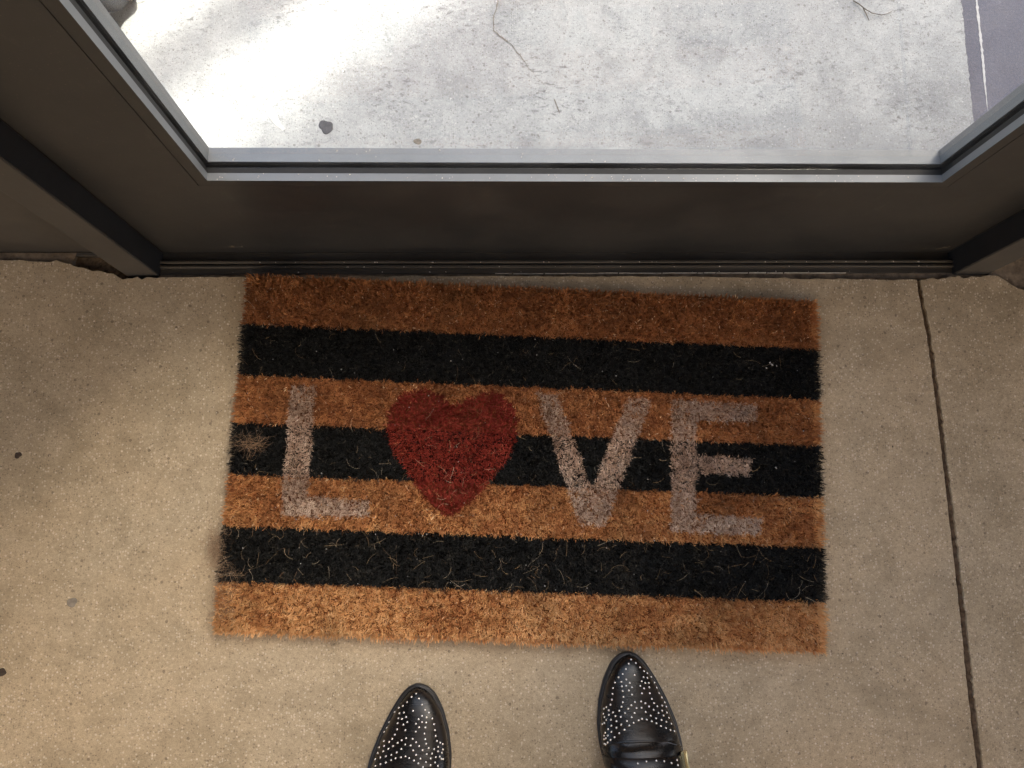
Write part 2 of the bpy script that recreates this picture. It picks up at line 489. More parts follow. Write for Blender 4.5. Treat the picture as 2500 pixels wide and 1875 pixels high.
# ------------------------------------------------------------------ threshold
th = empty('threshold', (0, 0, 0))
tag(th, 'dark ridged metal threshold under the glazed door', 'threshold')
extrude_x('threshold_plate', [(0.3246, -0.044), (0.3246, -0.0075), (0.3252, -0.0068), (0.3420, -0.0085), (0.3440, -0.0125), (0.372, -0.0135), (0.405, -0.018), (0.405, -0.044)], XL + 0.001, XR - 0.001, M['threshold'], th)
for y0 in (0.3318, 0.3384):
    extrude_x('ridge', [(y0, -0.0095), (y0 + 0.0006, -0.0035), (y0 + 0.0014, -0.0028), (y0 + 0.0036, -0.0028), (y0 + 0.0044, -0.0035), (y0 + 0.005, -0.0095)], XL + 0.0012, XR - 0.0012, M['threshold'], th)
# worn front edge, its glint painted as a broken pale line
v, f = [], []
x = 0.02
while x < 0.50:
    L = random.uniform(0.006, 0.05)
    if random.random() < 0.93:
        w = random.uniform(0.0006, 0.0014)
        k = len(v)
        y = 0.3242 + random.uniform(-0.0003, 0.0003)
        v += [(x, y, -0.0090), (x + L, y, -0.0090), (x + L, y, -0.0046), (x, y, -0.0044), (x, y + w, -0.0044), (x + L, y + w, -0.0046), (x, y + w, -0.009), (x + L, y + w, -0.009)]
        f += [(k, k + 1, k + 2, k + 3), (k + 3, k + 2, k + 5, k + 4), (k + 4, k + 5, k + 7, k + 6), (k, k + 3, k + 4, k + 6), (k + 1, k + 7, k + 5, k + 2), (k, k + 6, k + 7, k + 1)]
    x += L + random.uniform(0.0003, 0.003)
cl = pyd('glint_line', v, f, M['worn_glint'], th)
cl['kind'] = 'stuff'

# ------------------------------------------------------------------ glazed door
door = empty('glazed_door', (0, 0, 0))
tag(door, 'dark bronze door with a large clear glass pane', 'door')
GX0, GX1, GZ0, GZ1 = -0.2892, 0.5087, 0.2272, 2.00     # sight line of the opening
BW = 0.0128                                           # face width of the glazing bead
DX0, DX1, DZ0, DZ1 = XL + 0.0035, XR - 0.0035, -0.0095, HEAD - 0.004
YB = 0.3925                                           # outer face of the door
gp = 0.0012                                           # hairline joint beside the bead
box('stile', DX0, GX0 - BW - gp, YD, YB, DZ0, DZ1, M['bronze'], door)
box('stile', GX1 + BW + gp, DX1, YD, YB, DZ0, DZ1, M['bronze'], door)
box('bottom_rail', GX0 - BW - gp + 0.00001, GX1 + BW + gp - 0.00001, YD + 0.00001, YB - 0.0002, DZ0, GZ0 - BW - gp * 0.6, M['bronze'], door)
box('top_rail', GX0 - BW - gp + 0.0003, GX1 + BW + gp - 0.0003, YD + 0.0002, YB - 0.0002, GZ1 + BW + gp, DZ1, M['bronze'], door, 0.0006)
box('door_sweep', DX0 + 0.001, DX1 - 0.001, 0.362, 0.368, -0.0125, DZ0 - 0.0003, M['rubber'], door)


def skylit_sides(o, face_mat):
    """the face towards the room is painted like the door, the channel sides carry painted sky reflection"""
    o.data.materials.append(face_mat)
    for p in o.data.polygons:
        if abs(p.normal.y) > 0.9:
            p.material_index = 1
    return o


def bead_ring(y0, y1, inset, mat, name, w, face_mat=None):
    """four mitred strips round the opening; inset moves the sight edge outwards"""
    x0, x1, z0, z1 = GX0 - inset, GX1 + inset, GZ0 - inset, GZ1 + inset
    X0, X1, Z0, Z1 = x0 - w, x1 + w, z0 - w, z1 + w
    quads = [((X0, Z0), (X1, Z0), (x1, z0), (x0, z0)), ((X1, Z0), (X1, Z1), (x1, z1), (x1, z0)),
             ((X1, Z1), (X0, Z1), (x0, z1), (x1, z1)), ((X0, Z1), (X0, Z0), (x0, z0), (x0, z1))]
    for q in quads:
        v = [(a, y0, c) for a, c in q] + [(a, y1, c) for a, c in q]
        pyd(name, v, [(0, 1, 2, 3), (7, 6, 5, 4), (0, 4, 5, 1), (1, 5, 6, 2), (2, 6, 7, 3), (3, 7, 4, 0)], mat, door) if not face_mat else skylit_sides(pyd(name, v, [(0, 1, 2, 3), (7, 6, 5, 4), (0, 4, 5, 1), (1, 5, 6, 2), (2, 6, 7, 3), (3, 7, 4, 0)], mat, door), face_mat)


bead_ring(YD - 0.0002, 0.3640, 0.0, M['bronze_skylit'], 'glazing_bead', BW, M['bronze'])
bead_ring(0.3641, 0.3705, 0.0012, M['rubber'], 'gasket', BW - 0.003)
bead_ring(0.3768, YB + 0.0004, 0.0, M['bronze_skylit'], 'outer_bead', BW, M['bronze'])
bead_ring(0.3758, 0.3768, 0.002, M['rubber'], 'outer_gasket', BW - 0.004)
box('glass_pane', GX0 - 0.007, GX1 + 0.007, 0.3706, 0.3757, GZ0 - 0.007, GZ1 + 0.007, M['glass'], door)

# scuffs of pale paint near the foot of the door
v, f = [], []
for (x0, z0, n_, sx, sz) in ((0.636, 0.010, 26, 0.012, 0.010), (0.612, 0.008, 4, 0.002, 0.0015), (-0.327, 0.018, 9, 0.0025, 0.0015), (-0.316, 0.018, 4, 0.002, 0.001)):
    for i in range(n_):
        t = random.uniform(-1, 1)
        xx = x0 + t * sx * 0.5 + random.gauss(0, 0.0012)
        zz = z0 + t * sz * 0.5 + random.gauss(0, 0.0012)
        if xx > DX1 - 0.003:
            continue
        s = random.uniform(0.0006, 0.0017)
        k = len(v)
        v += [(xx + s * math.cos(a) * random.uniform(0.6, 1.3), YD - 0.0004, max(zz + s * math.sin(a) * random.uniform(0.6, 1.3), -0.008)) for a in (0, 1.2, 2.5, 3.7, 5)]
        f.append(tuple(range(k, k + 5)))
sc = pyd('paint_scuff', v, f, M['stain'], door)
sc['kind'] = 'stuff'

# ================================================================== OUTSIDE THINGS
# unseen building added behind the viewer to bounce warm sunlight
opp = empty('bounce_building', (0, -7.0, 0))
tag(opp, 'unseen ochre building added to bounce warm light at the entrance', 'building')
box('wall', -14, 12, -6.0, 0.0, -0.16, 9.0, M['ochre'], opp, 0.01)  # unseen wall of the added bounce building
box('bounce_cornice', -14.2, 12.2, -6.2, 0.15, 9.001, 9.3, M['stucco'], opp, 0.01)
for zz in (1.0, 5.2):
    for i_ in range(6):
        xx = -12.5 + 4.2 * i_
        fo = box('bounce_window', xx, xx + 1.2, -0.02, 0.03, zz, zz + 1.8, M['post'], opp, 0.005)
        box('pane', xx + 0.08, xx + 1.12, 0.031, 0.034, zz + 0.08, zz + 1.72, M['rubber'], fo)
# unseen wing and slim post added to cast shade on the paving
wing = empty('shade_wing', (6.0, 0.45, 0))
tag(wing, 'unseen tan stucco wing added to shade the outdoor paving', 'building')
box('wall', 0, 9, 0.0, 5.20, -0.16, 13, M['stucco'], wing, 0.01)  # unseen wall of the added shade wing
box('shade_coping', -0.001, 9.05, -0.003, 5.201, 13.001, 13.1, M['frame'], wing)
v, f = tube_arrays([(0, 0, -0.02), (0, 0, 3.5), (0, 0, 7.4)], 0.052, 0.046, 12)
o = pyd('shade_post', v, f, M['post'], None, True)
o.location = (3.50, 3.826, 0)
tag(o, 'unseen tall grey steel post added to cast a thin shadow band', 'post')
ZP = -0.020


def decal(name, pts, mat, z, label, cat, th=0.0004):
    cx = sum(p[0] for p in pts) / len(pts)
    cy_ = sum(p[1] for p in pts) / len(pts)
    n = len(pts)
    v = [(x - cx, y - cy_, 0) for x, y in pts] + [((x - cx) * 0.9, (y - cy_) * 0.9, th) for x, y in pts]
    f = [tuple(range(n))[::-1], tuple(range(n, 2 * n))] + [(i, (i + 1) % n, n + (i + 1) % n, n + i) for i in range(n)]
    o = pyd(name, v, f, mat, None, False)
    o.location = (cx, cy_, z + 0.0002)
    tag(o, label, cat)
    return o


def blob(cx, cy_, rx, ry, jit=0.12, n=22, rot=0.0):
    out = []
    ph = [random.uniform(0, 6.28) for _ in range(4)]
    for i in range(n):
        a = 2 * PI * i / n
        r = 1 + jit * (math.sin(2 * a + ph[0]) * 0.6 + math.sin(3 * a + ph[1]) * 0.5 + math.sin(5 * a + ph[2]) * 0.3)
        x, y = rx * r * math.cos(a), ry * r * math.sin(a)
        out.append((cx + x * math.cos(rot) - y * math.sin(rot), cy_ + x * math.sin(rot) + y * math.cos(rot)))
    return out


decal('gum_spot', blob(-0.2155, 0.5440, 0.0105, 0.0095, 0.2, 30), M['gum'], ZP, 'dark grey flattened gum spot on pale paving near the door', 'gum')
decal('oil_spot', blob(-0.087, 0.5225, 0.0060, 0.0042, 0.1), M['stain'], ZP, 'small brownish oil spot on paving close to the glass', 'stain', 0.0004)


def ribbon(name, pts, w0, mat, z, label, cat, jit=0.0006):
    pts = rough_line(pts, 0.005, jit)
    v, f = [], []
    n = len(pts)
    for i, (x, y) in enumerate(pts):
        a, b2 = pts[max(i - 1, 0)], pts[min(i + 1, n - 1)]
        d = Vector((b2[0] - a[0], b2[1] - a[1], 0)).normalized()
        w = w0 * (0.55 + 0.9 * random.random()) * (1 if i < n * 0.6 else max(0.15, 1 - (i - n * 0.6) / (n * 0.4)))
        nx, ny = -d.y * w / 2, d.x * w / 2
        v += [(x + nx, y + ny, 0), (x - nx, y - ny, 0)]
        if i:
            f.append((2 * i - 2, 2 * i - 1, 2 * i + 1, 2 * i))
    o = pyd(name, v, f, mat)
    o.location = (0, 0, z + 0.0007)
    return tag(o, label, cat, kind=None)


ribbon('crack', [(0.0300, 0.83), (0.0290, 0.745), (0.0220, 0.715), (0.0215, 0.694), (0.047, 0.674), (0.066, 0.646), (0.084, 0.620), (0.100, 0.603)], 0.0013, M['crack'], ZP, 'thin zigzag crack running across the pale paving', 'crack')
ribbon('crack', [(0.107, 0.588), (0.113, 0.574), (0.115, 0.566)], 0.0014, M['crack'], ZP, 'tiny hairline crack beyond the end of the zigzag crack', 'crack', 0.0004)
v = []
decal('chalk_smear', [(-0.305, 0.585), (-0.297, 0.583), (-0.288, 0.566), (-0.279, 0.549), (-0.272, 0.541), (-0.276, 0.538), (-0.287, 0.546), (-0.299, 0.562)], M['smear'], ZP, 'short whitish smear on the sunlit paving', 'smear', 0.0004)
o = ribbon('pale_line', [(0.752, 0.80), (0.750, 0.745), (0.749, 0.66), (0.7475, 0.61), (0.7475, 0.565)], 0.0034, M['smear'], -0.027, 'thin white line along the dark slate strip', 'mark', 0.0002)  # thin white line laid on the dark strip

# twig
tw = empty('twig', (0.556, 0.742, ZP))
tag(tw, 'thin curved dark twig lying on paving near slate strip', 'twig')
v, f = tube_arrays([(0, 0.006, 0.002), (0.008, 0.0, 0.003), (0.016, -0.009, 0.004), (0.026, -0.0155, 0.004), (0.040, -0.018, 0.0035), (0.050, -0.0155, 0.003), (0.057, -0.011, 0.002)], 0.0009, 0.0004, 5)
pyd('stem', v, f, M['twig'], tw, True)
v, f = tube_arrays([(0.014, -0.007, 0.003), (0.019, -0.018, 0.002), (0.022, -0.026, 0.0015)], 0.0009, 0.0004, 4)
pyd('side_shoot', v, f, M['twig'], tw, True)

# dark crumpled sheeting in the corner by the left stile
def crumple():
    bm = bmesh.new()
    bmesh.ops.create_icosphere(bm, subdivisions=5, radius=1.0)
    for vv in bm.verts:
        p = vv.co.copy()
        a = math.atan2(p.y, p.x)
        r = 1 + 0.10 * math.sin(5 * a + 1.2 + 2.5 * p.z) + 0.07 * math.sin(9 * a + 5 * p.z) + 0.05 * math.sin(14 * p.x + 9 * p.y)
        fold = 0.07 * abs(math.sin(6.5 * p.x - 4 * p.y + 3 * p.z)) + 0.05 * abs(math.sin(11 * p.y + 7 * p.z))
        vv.co = Vector((p.x * 0.125 * (r - fold), p.y * 0.085 * (r - fold), max(-0.004, p.z * 0.05 * (r - fold * 1.5) + 0.030)))
    me = bpy.data.meshes.new('crumpled_sheeting')
    bm.to_mesh(me)
    bm.free()
    me.shade_smooth()
    return me


o = link('crumpled_sheeting', crumple(), M['bag'])
o.location = (-0.580, 0.752, ZP + 0.004)
o.rotation_euler = (0, 0, 0.55)
tag(o, 'dark grey crumpled sheeting lying outside beyond the left stile', 'sheeting')


# ================================================================== DOOR MAT
MC, MR = (0.0615, 0.0722, 0.0), math.radians(-2.887)
MW, MH = 0.3796, 0.2270
mat_o = empty('door_mat', MC, MR)
tag(mat_o, 'brown coir door mat with black stripes, grey letters and red heart', 'door mat')
bk = box('backing', -MW + 0.003, MW - 0.003, -MH + 0.003, MH - 0.003, 0.0008, 0.0045, M['backing'], mat_o)

PL = [(-.311, .083), (-.279, .083), (-.279, -.059), (-.201, -.0595), (-.201, -.081), (-.311, -.084)]
PV = [(.006, .0864), (.0335, .0854), (.0815, -.035), (.1266, .0857), (.158, .0841), (.0985, -.0815), (.066, -.0815)]
PE = [(.183, .086), (.297, .083), (.295, .060), (.215, .057), (.2165, .014), (.2875, .0125), (.2865, -.0105), (.2165, -.0097), (.216, -.0605), (.3005, -.064), (.299, -.0855), (.183, -.086)]
PHT = [(-.1036, .0655), (-.1145, .0765), (-.1283, .0830), (-.1413, .0858), (-.1550, .0838), (-.1680, .0775), (-.1780, .0660), (-.1835, .0530), (-.1850, .0400), (-.1838, .0240), (-.1794, .0107), (-.1690, -.0050), (-.155, -.0237), (-.1450, -.0385), (-.1345, -.0530), (-.1210, -.0650), (-.1083, -.0742), (-.1020, -.0765), (-.0960, -.0745), (-.0850, -.0685), (-.0711, -.0565), (-.0600, -.0440), (-.0487, -.0300), (-.0370, -.0140), (-.0263, .002), (-.0195, .0180), (-.0165, .0352), (-.0172, .0510), (-.0222, .0660), (-.0300, .0765), (-.0414, .0838), (-.0530, .0855), (-.0654, .0835), (-.0780, .0785), (-.0920, .0700)]


def inside(poly, X, Y):
    r = np.zeros(X.shape, bool)
    n = len(poly)
    for i in range(n):
        x0, y0 = poly[i]
        x1, y1 = poly[(i + 1) % n]
        if y0 == y1:
            continue
        c = ((y0 > Y) != (y1 > Y)) & (X < (x1 - x0) * (Y - y0) / (y1 - y0) + x0)
        r ^= c
    return r


def vnoise(X, Y, s, seed):
    """smooth value noise"""
    r = np.random.default_rng(seed)
    tab = r.random((64, 64))
    x, y = X * s + 100, Y * s + 100
    xi, yi = np.floor(x).astype(int), np.floor(y).astype(int)
    fx, fy = x - xi, y - yi
    fx, fy = fx * fx * (3 - 2 * fx), fy * fy * (3 - 2 * fy)
    T = lambda a, b_: tab[a % 64, b_ % 64]
    return (T(xi, yi) * (1 - fx) + T(xi + 1, yi) * fx) * (1 - fy) + (T(xi, yi + 1) * (1 - fx) + T(xi + 1, yi + 1) * fx) * fy


SP = 0.00096
nx, ny = int(2 * MW / SP), int(2 * MH / SP)
gx, gy = np.meshgrid(np.linspace(-MW, MW, nx), np.linspace(-MH, MH, ny))
FX = (gx + rng.uniform(-.6, .6, gx.shape) * SP).ravel()
FY = (gy + rng.uniform(-.6, .6, gy.shape) * SP).ravel()
N = FX.size
# lean: tufts share a direction, border fibres splay outwards
la = vnoise(FX, FY, 240, 1) * 9 + vnoise(FX, FY, 60, 2) * 6
lm = 0.0004 + 0.0018 * vnoise(FX, FY, 220, 3)
LX = np.cos(la) * lm + rng.normal(0, 0.0010, N)
LY = np.sin(la) * lm + rng.normal(0, 0.0010, N) - 0.0006
eb = 0.012
LX += np.where(FX > MW - eb, (FX - MW + eb) / eb * 0.0042, 0) * rng.random(N) - np.where(FX < -MW + eb, (-MW + eb - FX) / eb * 0.0030, 0) * rng.random(N)
LY += np.where(FY > MH - eb, (FY - MH + eb) / eb * 0.0024, 0) * rng.random(N) - np.where(FY < -MH + eb, (-MH + eb - FY) / eb * 0.0032, 0) * rng.random(N)
HZ = 0.0125 + 0.0022 * vnoise(FX, FY, 70, 4) + 0.0012 * vnoise(FX, FY, 260, 5) + rng.normal(0, 0.0007, N)
long_ = rng.random(N) < 0.012
HZ[long_] += rng.uniform(0.001, 0.0035, long_.sum())
border = np.minimum(np.minimum(MW - FX, FX + MW), np.minimum(MH - FY, FY + MH))
HZ -= np.clip((0.006 - border) / 0.006, 0, 1) * 0.003
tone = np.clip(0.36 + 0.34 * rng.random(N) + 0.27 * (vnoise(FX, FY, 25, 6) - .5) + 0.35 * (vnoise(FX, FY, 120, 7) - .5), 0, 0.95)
tone += np.interp(FY, [-MH, -.16, -.09, 0.0, .09, .2], [.30, .24, .10, -.02, -.12, -.17])  # soiling towards the door, with the light falling off there painted in
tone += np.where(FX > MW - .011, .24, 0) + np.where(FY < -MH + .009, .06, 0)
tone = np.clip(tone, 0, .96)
tone[rng.random(N) < 0.012] = 1.0
WD = rng.uniform(0.00030, 0.00056, N)

# which part each fibre belongs to, with a ragged dye edge
KX = FX + (vnoise(FX, FY, 330, 8) - .5) * 0.0030 + rng.normal(0, .0005, N)
KY = FY + (vnoise(FX, FY, 330, 9) - .5) * 0.0030 + rng.normal(0, .0005, N)
cuts = [0.1612, 0.0932, 0.0314, -0.0345, -0.0986, -0.1664]
part = np.zeros(N, int)
for c in cuts:
    part += (KY < c)
wear = vnoise(FX, FY, 45, 10) * 0.6 + vnoise(FX, FY, 200, 11) * 0.4
for k, poly in ((7, PL), (9, PV), (10, PE)):
    ins = inside(poly, KX, KY) & (rng.random(N) < np.clip(1.45 - 0.9 * wear, 0, 1))
    part[ins] = k
ins = inside(PHT, KX, KY) & (rng.random(N) < 0.985)
part[ins] = 8
# thin grey dusting of frayed fibres in the black bands
blk = np.isin(part, (1, 3, 5))
tone[blk & (rng.random(N) < 0.03)] = 1.0


def blades(name, idx, mat, parent):
    n = idx.size
    bx, by, lx, ly, hz, wd = FX[idx], FY[idx], LX[idx], LY[idx], HZ[idx], WD[idx]
    a = rng.uniform(0, 2 * PI, n)
    wx, wy = np.cos(a) * wd, np.sin(a) * wd
    z0 = np.where(border[idx] < .005, .003, .0086)
    co = np.empty((n, 6, 3), np.float32)
    mx_, my_, mz = bx + lx * 0.4, by + ly * 0.4, z0 + (hz - z0) * 0.6
    tx, ty = bx + lx * 1.5, by + ly * 1.5
    co[:, 0] = np.stack([bx - wx, by - wy, z0], 1)
    co[:, 1] = np.stack([bx + wx, by + wy, z0], 1)
    co[:, 2] = np.stack([mx_ + wx, my_ + wy, mz], 1)
    co[:, 3] = np.stack([mx_ - wx, my_ - wy, mz], 1)
    co[:, 4] = np.stack([tx + wx * .7, ty + wy * .7, hz], 1)
    co[:, 5] = np.stack([tx - wx * .7, ty - wy * .7, hz], 1)
    me = bpy.data.meshes.new(name)
    me.vertices.add(n * 6)
    me.vertices.foreach_set('co', co.ravel())
    base = (np.arange(n) * 6)[:, None]
    lp = np.concatenate([base + np.array([[0, 1, 2, 3]]), base + np.array([[3, 2, 4, 5]])], 1).astype(np.int32)
    me.loops.add(n * 8)
    me.loops.foreach_set('vertex_index', lp.ravel())
    me.polygons.add(n * 2)
    st = np.stack([np.arange(n) * 8, np.arange(n) * 8 + 4], 1).astype(np.int32)
    me.polygons.foreach_set('loop_start', st.ravel())
    me.update(calc_edges=True)
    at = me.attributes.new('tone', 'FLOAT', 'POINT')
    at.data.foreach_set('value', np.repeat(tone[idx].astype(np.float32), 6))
    o = link(name, me, mat, parent)
    o['kind'] = 'stuff'
    return o


BASE_Z = 0.0088
edges = [MH - .004] + cuts + [-MH + .004]
names = ['coir_stripe', 'black_stripe', 'coir_stripe', 'black_stripe', 'coir_stripe', 'black_stripe', 'coir_stripe', 'letter', 'heart', 'letter', 'letter']
mats = ['coir', 'black_fibre'] * 3 + ['coir', 'grey_fibre', 'red_fibre', 'grey_fibre', 'grey_fibre']
labs = {7: 'faded grey letter L', 8: 'dark red heart standing for the letter O', 9: 'faded grey letter V', 10: 'faded grey letter E'}
for k in range(11):
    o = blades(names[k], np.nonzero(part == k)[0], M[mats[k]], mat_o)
    if k in labs:
        o['label'] = labs[k]
    if k < 7:
        box('pile_core', -MW + .004, MW - .004, edges[k + 1] + .0001, edges[k] - .0001, .0046, BASE_Z, M[mats[k]], o)


def strands(name, specs, mat, parent):
    """loose curled fibres: specs of (x, y, z, length, heading, curl, radius, tone)"""
    V, Fc, T = [], [], []
    for (x, y, z, L, h, curl, r, tn) in specs:
        k = 5
        pts = []
        px, py, a = x, y, h
        for i in range(k + 1):
            pts.append((px, py, z + math.sin(PI * i / k) * min(0.003, L * 0.1) + random.uniform(-.0003, .0003)))
            px += math.cos(a) * L / k
            py += math.sin(a) * L / k
            a += curl / k + random.gauss(0, 0.08)
        v, f = tube_arrays(pts, r, r * 0.7, 3)
        o_ = len(V)
        V += v
        Fc += [tuple(i + o_ for i in q) for q in f]
        T += [tn] * len(v)
    me = bpy.data.meshes.new(name)
    me.from_pydata(V, [], Fc)
    me.update()
    at = me.attributes.new('tone', 'FLOAT', 'POINT')
    at.data.foreach_set('value', np.array(T, np.float32))
    o = link(name, me, mat, parent)
    o['kind'] = 'stuff'
    return o


sp = []
for i in range(480):
    x, y = random.uniform(-MW + .01, MW - .01), random.uniform(-MH + .008, MH - .008)
    if y > 0.0 and random.random() < 0.55:
        continue
    sp.append((x, y, random.uniform(.0140, .0165), random.choice((.006, .009, .012, .016, .022)) * random.uniform(.7, 1.2), random.uniform(0, 6.28), random.gauss(0, 1.1), random.uniform(.00005, .00011), random.random() ** 1.5))
for i in range(110):    # the lowest black stripe carries most of them
    x, y = random.uniform(-MW + .01, MW - .01), random.uniform(-.166, -.099)
    if random.random() > 0.45 + 0.55 * (-x / MW * 0.5 + 0.5):
        continue
    sp.append((x, y, .0155, random.uniform(.007, .021), random.uniform(0, 6.28), random.gauss(0, 1.5), random.uniform(.00006, .00012), random.uniform(.1, .9)))
for i in range(14):
    sp.append((-.09 + random.gauss(0, .035), -.03 + random.gauss(0, .03), .0158, random.uniform(.008, .018), random.uniform(0, 6.28), random.gauss(0, .7), .00013, random.uniform(.4, 1)))
strands('loose_fibres', sp, M['straw'], mat_o)
sp = []
for i in range(900):    # frayed fuzz at the lower left border
    t = random.random()
    y = -.105 - t * .105 + random.gauss(0, .004)
    x = -MW - .006 + random.gauss(0, .007) + (0.012 if y < -.15 else 0) + (0.01 * random.random() if y < -.14 else 0)
    sp.append((x, y, random.uniform(.002, .0155), random.uniform(.006, .018), random.uniform(0, 6.28), random.gauss(0, 2.2), random.uniform(.00012, .0002), random.random() * .8))
for i in range(120):    # tangle on the middle black stripe
    sp.append((-.357 + random.gauss(0, .010), .0045 + random.gauss(0, .0045), random.uniform(.0145, .018), random.uniform(.008, .022), random.choice((0, PI)) + random.gauss(0, .5), random.gauss(0, 1.6), random.uniform(.00010, .00016), random.random() * .6))
strands('frayed_fuzz', sp, M['fuzz'], mat_o)


def chips(name, specs, mat, parent=None):
    """small irregular grains: (x, y, z, size)"""
    V, Fc = [], []
    for (x, y, z, s) in specs:
        k = len(V)
        n = 5
        h = s * random.uniform(.3, .7)
        a0 = random.uniform(0, 6.28)
        e = random.uniform(.5, 1)
        rr = [random.uniform(.7, 1.15) for _ in range(n)]
        for i in range(n):
            a = 2 * PI * i / n
            px, py = math.cos(a) * s * rr[i] * .5, math.sin(a) * s * rr[i] * .5 * e
            V.append((x + px * math.cos(a0) - py * math.sin(a0), y + px * math.sin(a0) + py * math.cos(a0), z))
        V.append((x, y, z + h))
        for i in range(n):
            Fc.append((k + i, k + (i + 1) % n, k + n))
        Fc.append(tuple(range(k, k + n))[::-1])
    o = pyd(name, V, Fc, mat, parent)
    o['kind'] = 'stuff'
    return o


sp = [(random.uniform(-MW, MW) * .97, random.uniform(-.165, .16), .0140, random.uniform(.0008, .0024)) for i in range(150)]
sp += [(0.315 + random.gauss(0, .006), 0.138 + random.gauss(0, .003), .0145, random.uniform(.001, .003)) for i in range(8)]
chips('lint_specks', sp, M['lint'], mat_o)

# ================================================================== BOOTS
LAT = [(0, .001), (.003, .0085), (.010, .0170), (.03, .0300), (.055, .0432), (.083, .0545), (.106, .0598), (.129, .0622), (.16, .0605), (.19, .0555), (.23, .0530), (.255, .0470), (.268, .0360), (.273, .0200)]
MED = [(0, .001), (.003, .0095), (.010, .0185), (.03, .0290), (.055, .0360), (.083, .0390), (.106, .0372), (.129, .0320), (.16, .0240), (.19, .0190), (.23, .0170), (.255, .0110), (.268, .0010), (.273, -.0150)]
CRN = [(0, .013), (.003, .018), (.010, .0255), (.02, .031), (.03, .0345), (.055, .0415), (.083, .0500), (.106, .0590), (.129, .0710), (.15, .0880), (.165, .1020), (.185, .112), (.23, .112), (.255, .104), (.268, .085), (.273, .06)]
ip = lambda tab, d: float(np.interp(d, [a for a, _ in tab], [b_ for _, b_ in tab]))


def smooth_ip(tab, d):
    return sum(ip(tab, d + e) * w for e, w in ((-.004, .25), (0, .5), (.004, .25))) if d > .006 else ip(tab, d)


STUDS_R = [(0.0011, -0.004), (-0.0027, -0.0081), (0.0062, -0.0078), (0.0108, -0.0125), (-0.0071, -0.0136), (0.0154, -0.0169), (-0.0116, -0.019), (0.0196, -0.0198), (-0.0167, -0.0226), (0.0027, -0.02), (0.025, -0.025), (-0.0214, -0.0284), (-0.014, -0.0272), (-0.008, -0.0247), (-0.0042, -0.0284), (0.0136, -0.0229), (0.0186, -0.0243), (0.0107, -0.0271), (0.0149, -0.0292), (0.0195, -0.0297), (0.0284, -0.0313), (-0.0241, -0.0344), (-0.0139, -0.032), (-0.0088, -0.0314), (-0.0019, -0.0331), (0.0084, -0.032), (0.0127, -0.0349), (0.0197, -0.0344), (0.0303, -0.0369), (-0.0252, -0.0408), (-0.0133, -0.0371), (-0.006, -0.0366), (-0.0026, -0.0411), (0.0095, -0.0401), (0.0195, -0.0407), (0.0324, -0.0427), (-0.0264, -0.0471), (-0.013, -0.0435), (0.0214, -0.0468), (0.0355, -0.048), (-0.0284, -0.0527), (-0.0143, -0.0493), (-0.0161, -0.0541), (0.0001, -0.0492), (-0.0044, -0.0526), (-0.0084, -0.0561), (0.0077, -0.0487), (0.0126, -0.0509), (0.0169, -0.0546), (0.0235, -0.0515), (0.0274, -0.0553), (0.0342, -0.0556), (0.0392, -0.0539), (0.0407, -0.0584), (-0.0329, -0.056), (-0.0354, -0.0583), (-0.0307, -0.0589), (-0.0263, -0.0607), (-0.0191, -0.0585), (-0.0125, -0.0607), (0.0015, -0.0557), (0.0075, -0.0554), (-0.0014, -0.0609), (0.0122, -0.0601), (0.0222, -0.0585), (0.0281, -0.0623), (0.0333, -0.0606), (0.0397, -0.0639), (-0.0363, -0.0642), (-0.0309, -0.0638), (-0.0239, -0.0644), (-0.0179, -0.0649), (-0.0052, -0.0652), (0.0179, -0.0644), (0.0343, -0.0659), (0.0242, -0.0675), (-0.0356, -0.0673), (-0.034, -0.0697), (-0.0291, -0.0688), (-0.0231, -0.0698), (-0.011, -0.0692), (-0.0035, -0.071), (0.0026, -0.0686), (0.007, -0.0672), (0.0125, -0.0681), (0.0185, -0.0703), (0.0309, -0.07), (0.0371, -0.0727), (0.0418, -0.0697), (-0.0379, -0.0757), (-0.0361, -0.0737), (-0.0291, -0.075), (-0.0181, -0.073), (-0.0088, -0.0739), (-0.0237, -0.0767), (-0.0148, -0.0783), (0.0239, -0.0727), (0.0294, -0.0761), (0.0441, -0.0762), (-0.0327, -0.0793), (-0.0295, -0.0816), (-0.021, -0.0823), (0.0356, -0.0788), (0.0414, -0.0818), (0.0472, -0.0844), (-0.0359, -0.0839), (-0.0335, -0.0863), (-0.0265, -0.0869), (-0.0371, -0.0875), (-0.0356, -0.0897), (-0.0309, -0.0904), (-0.0373, -0.0916), (-0.034, -0.0936), (-0.0371, -0.0966), (-0.0359, -0.0964), (-0.0035, -0.1114), (0.0066, -0.1096), (0.0183, -0.1092), (0.0276, -0.1103), (0.0364, -0.1129), (0.0442, -0.1115), (0.0443, -0.1162)]
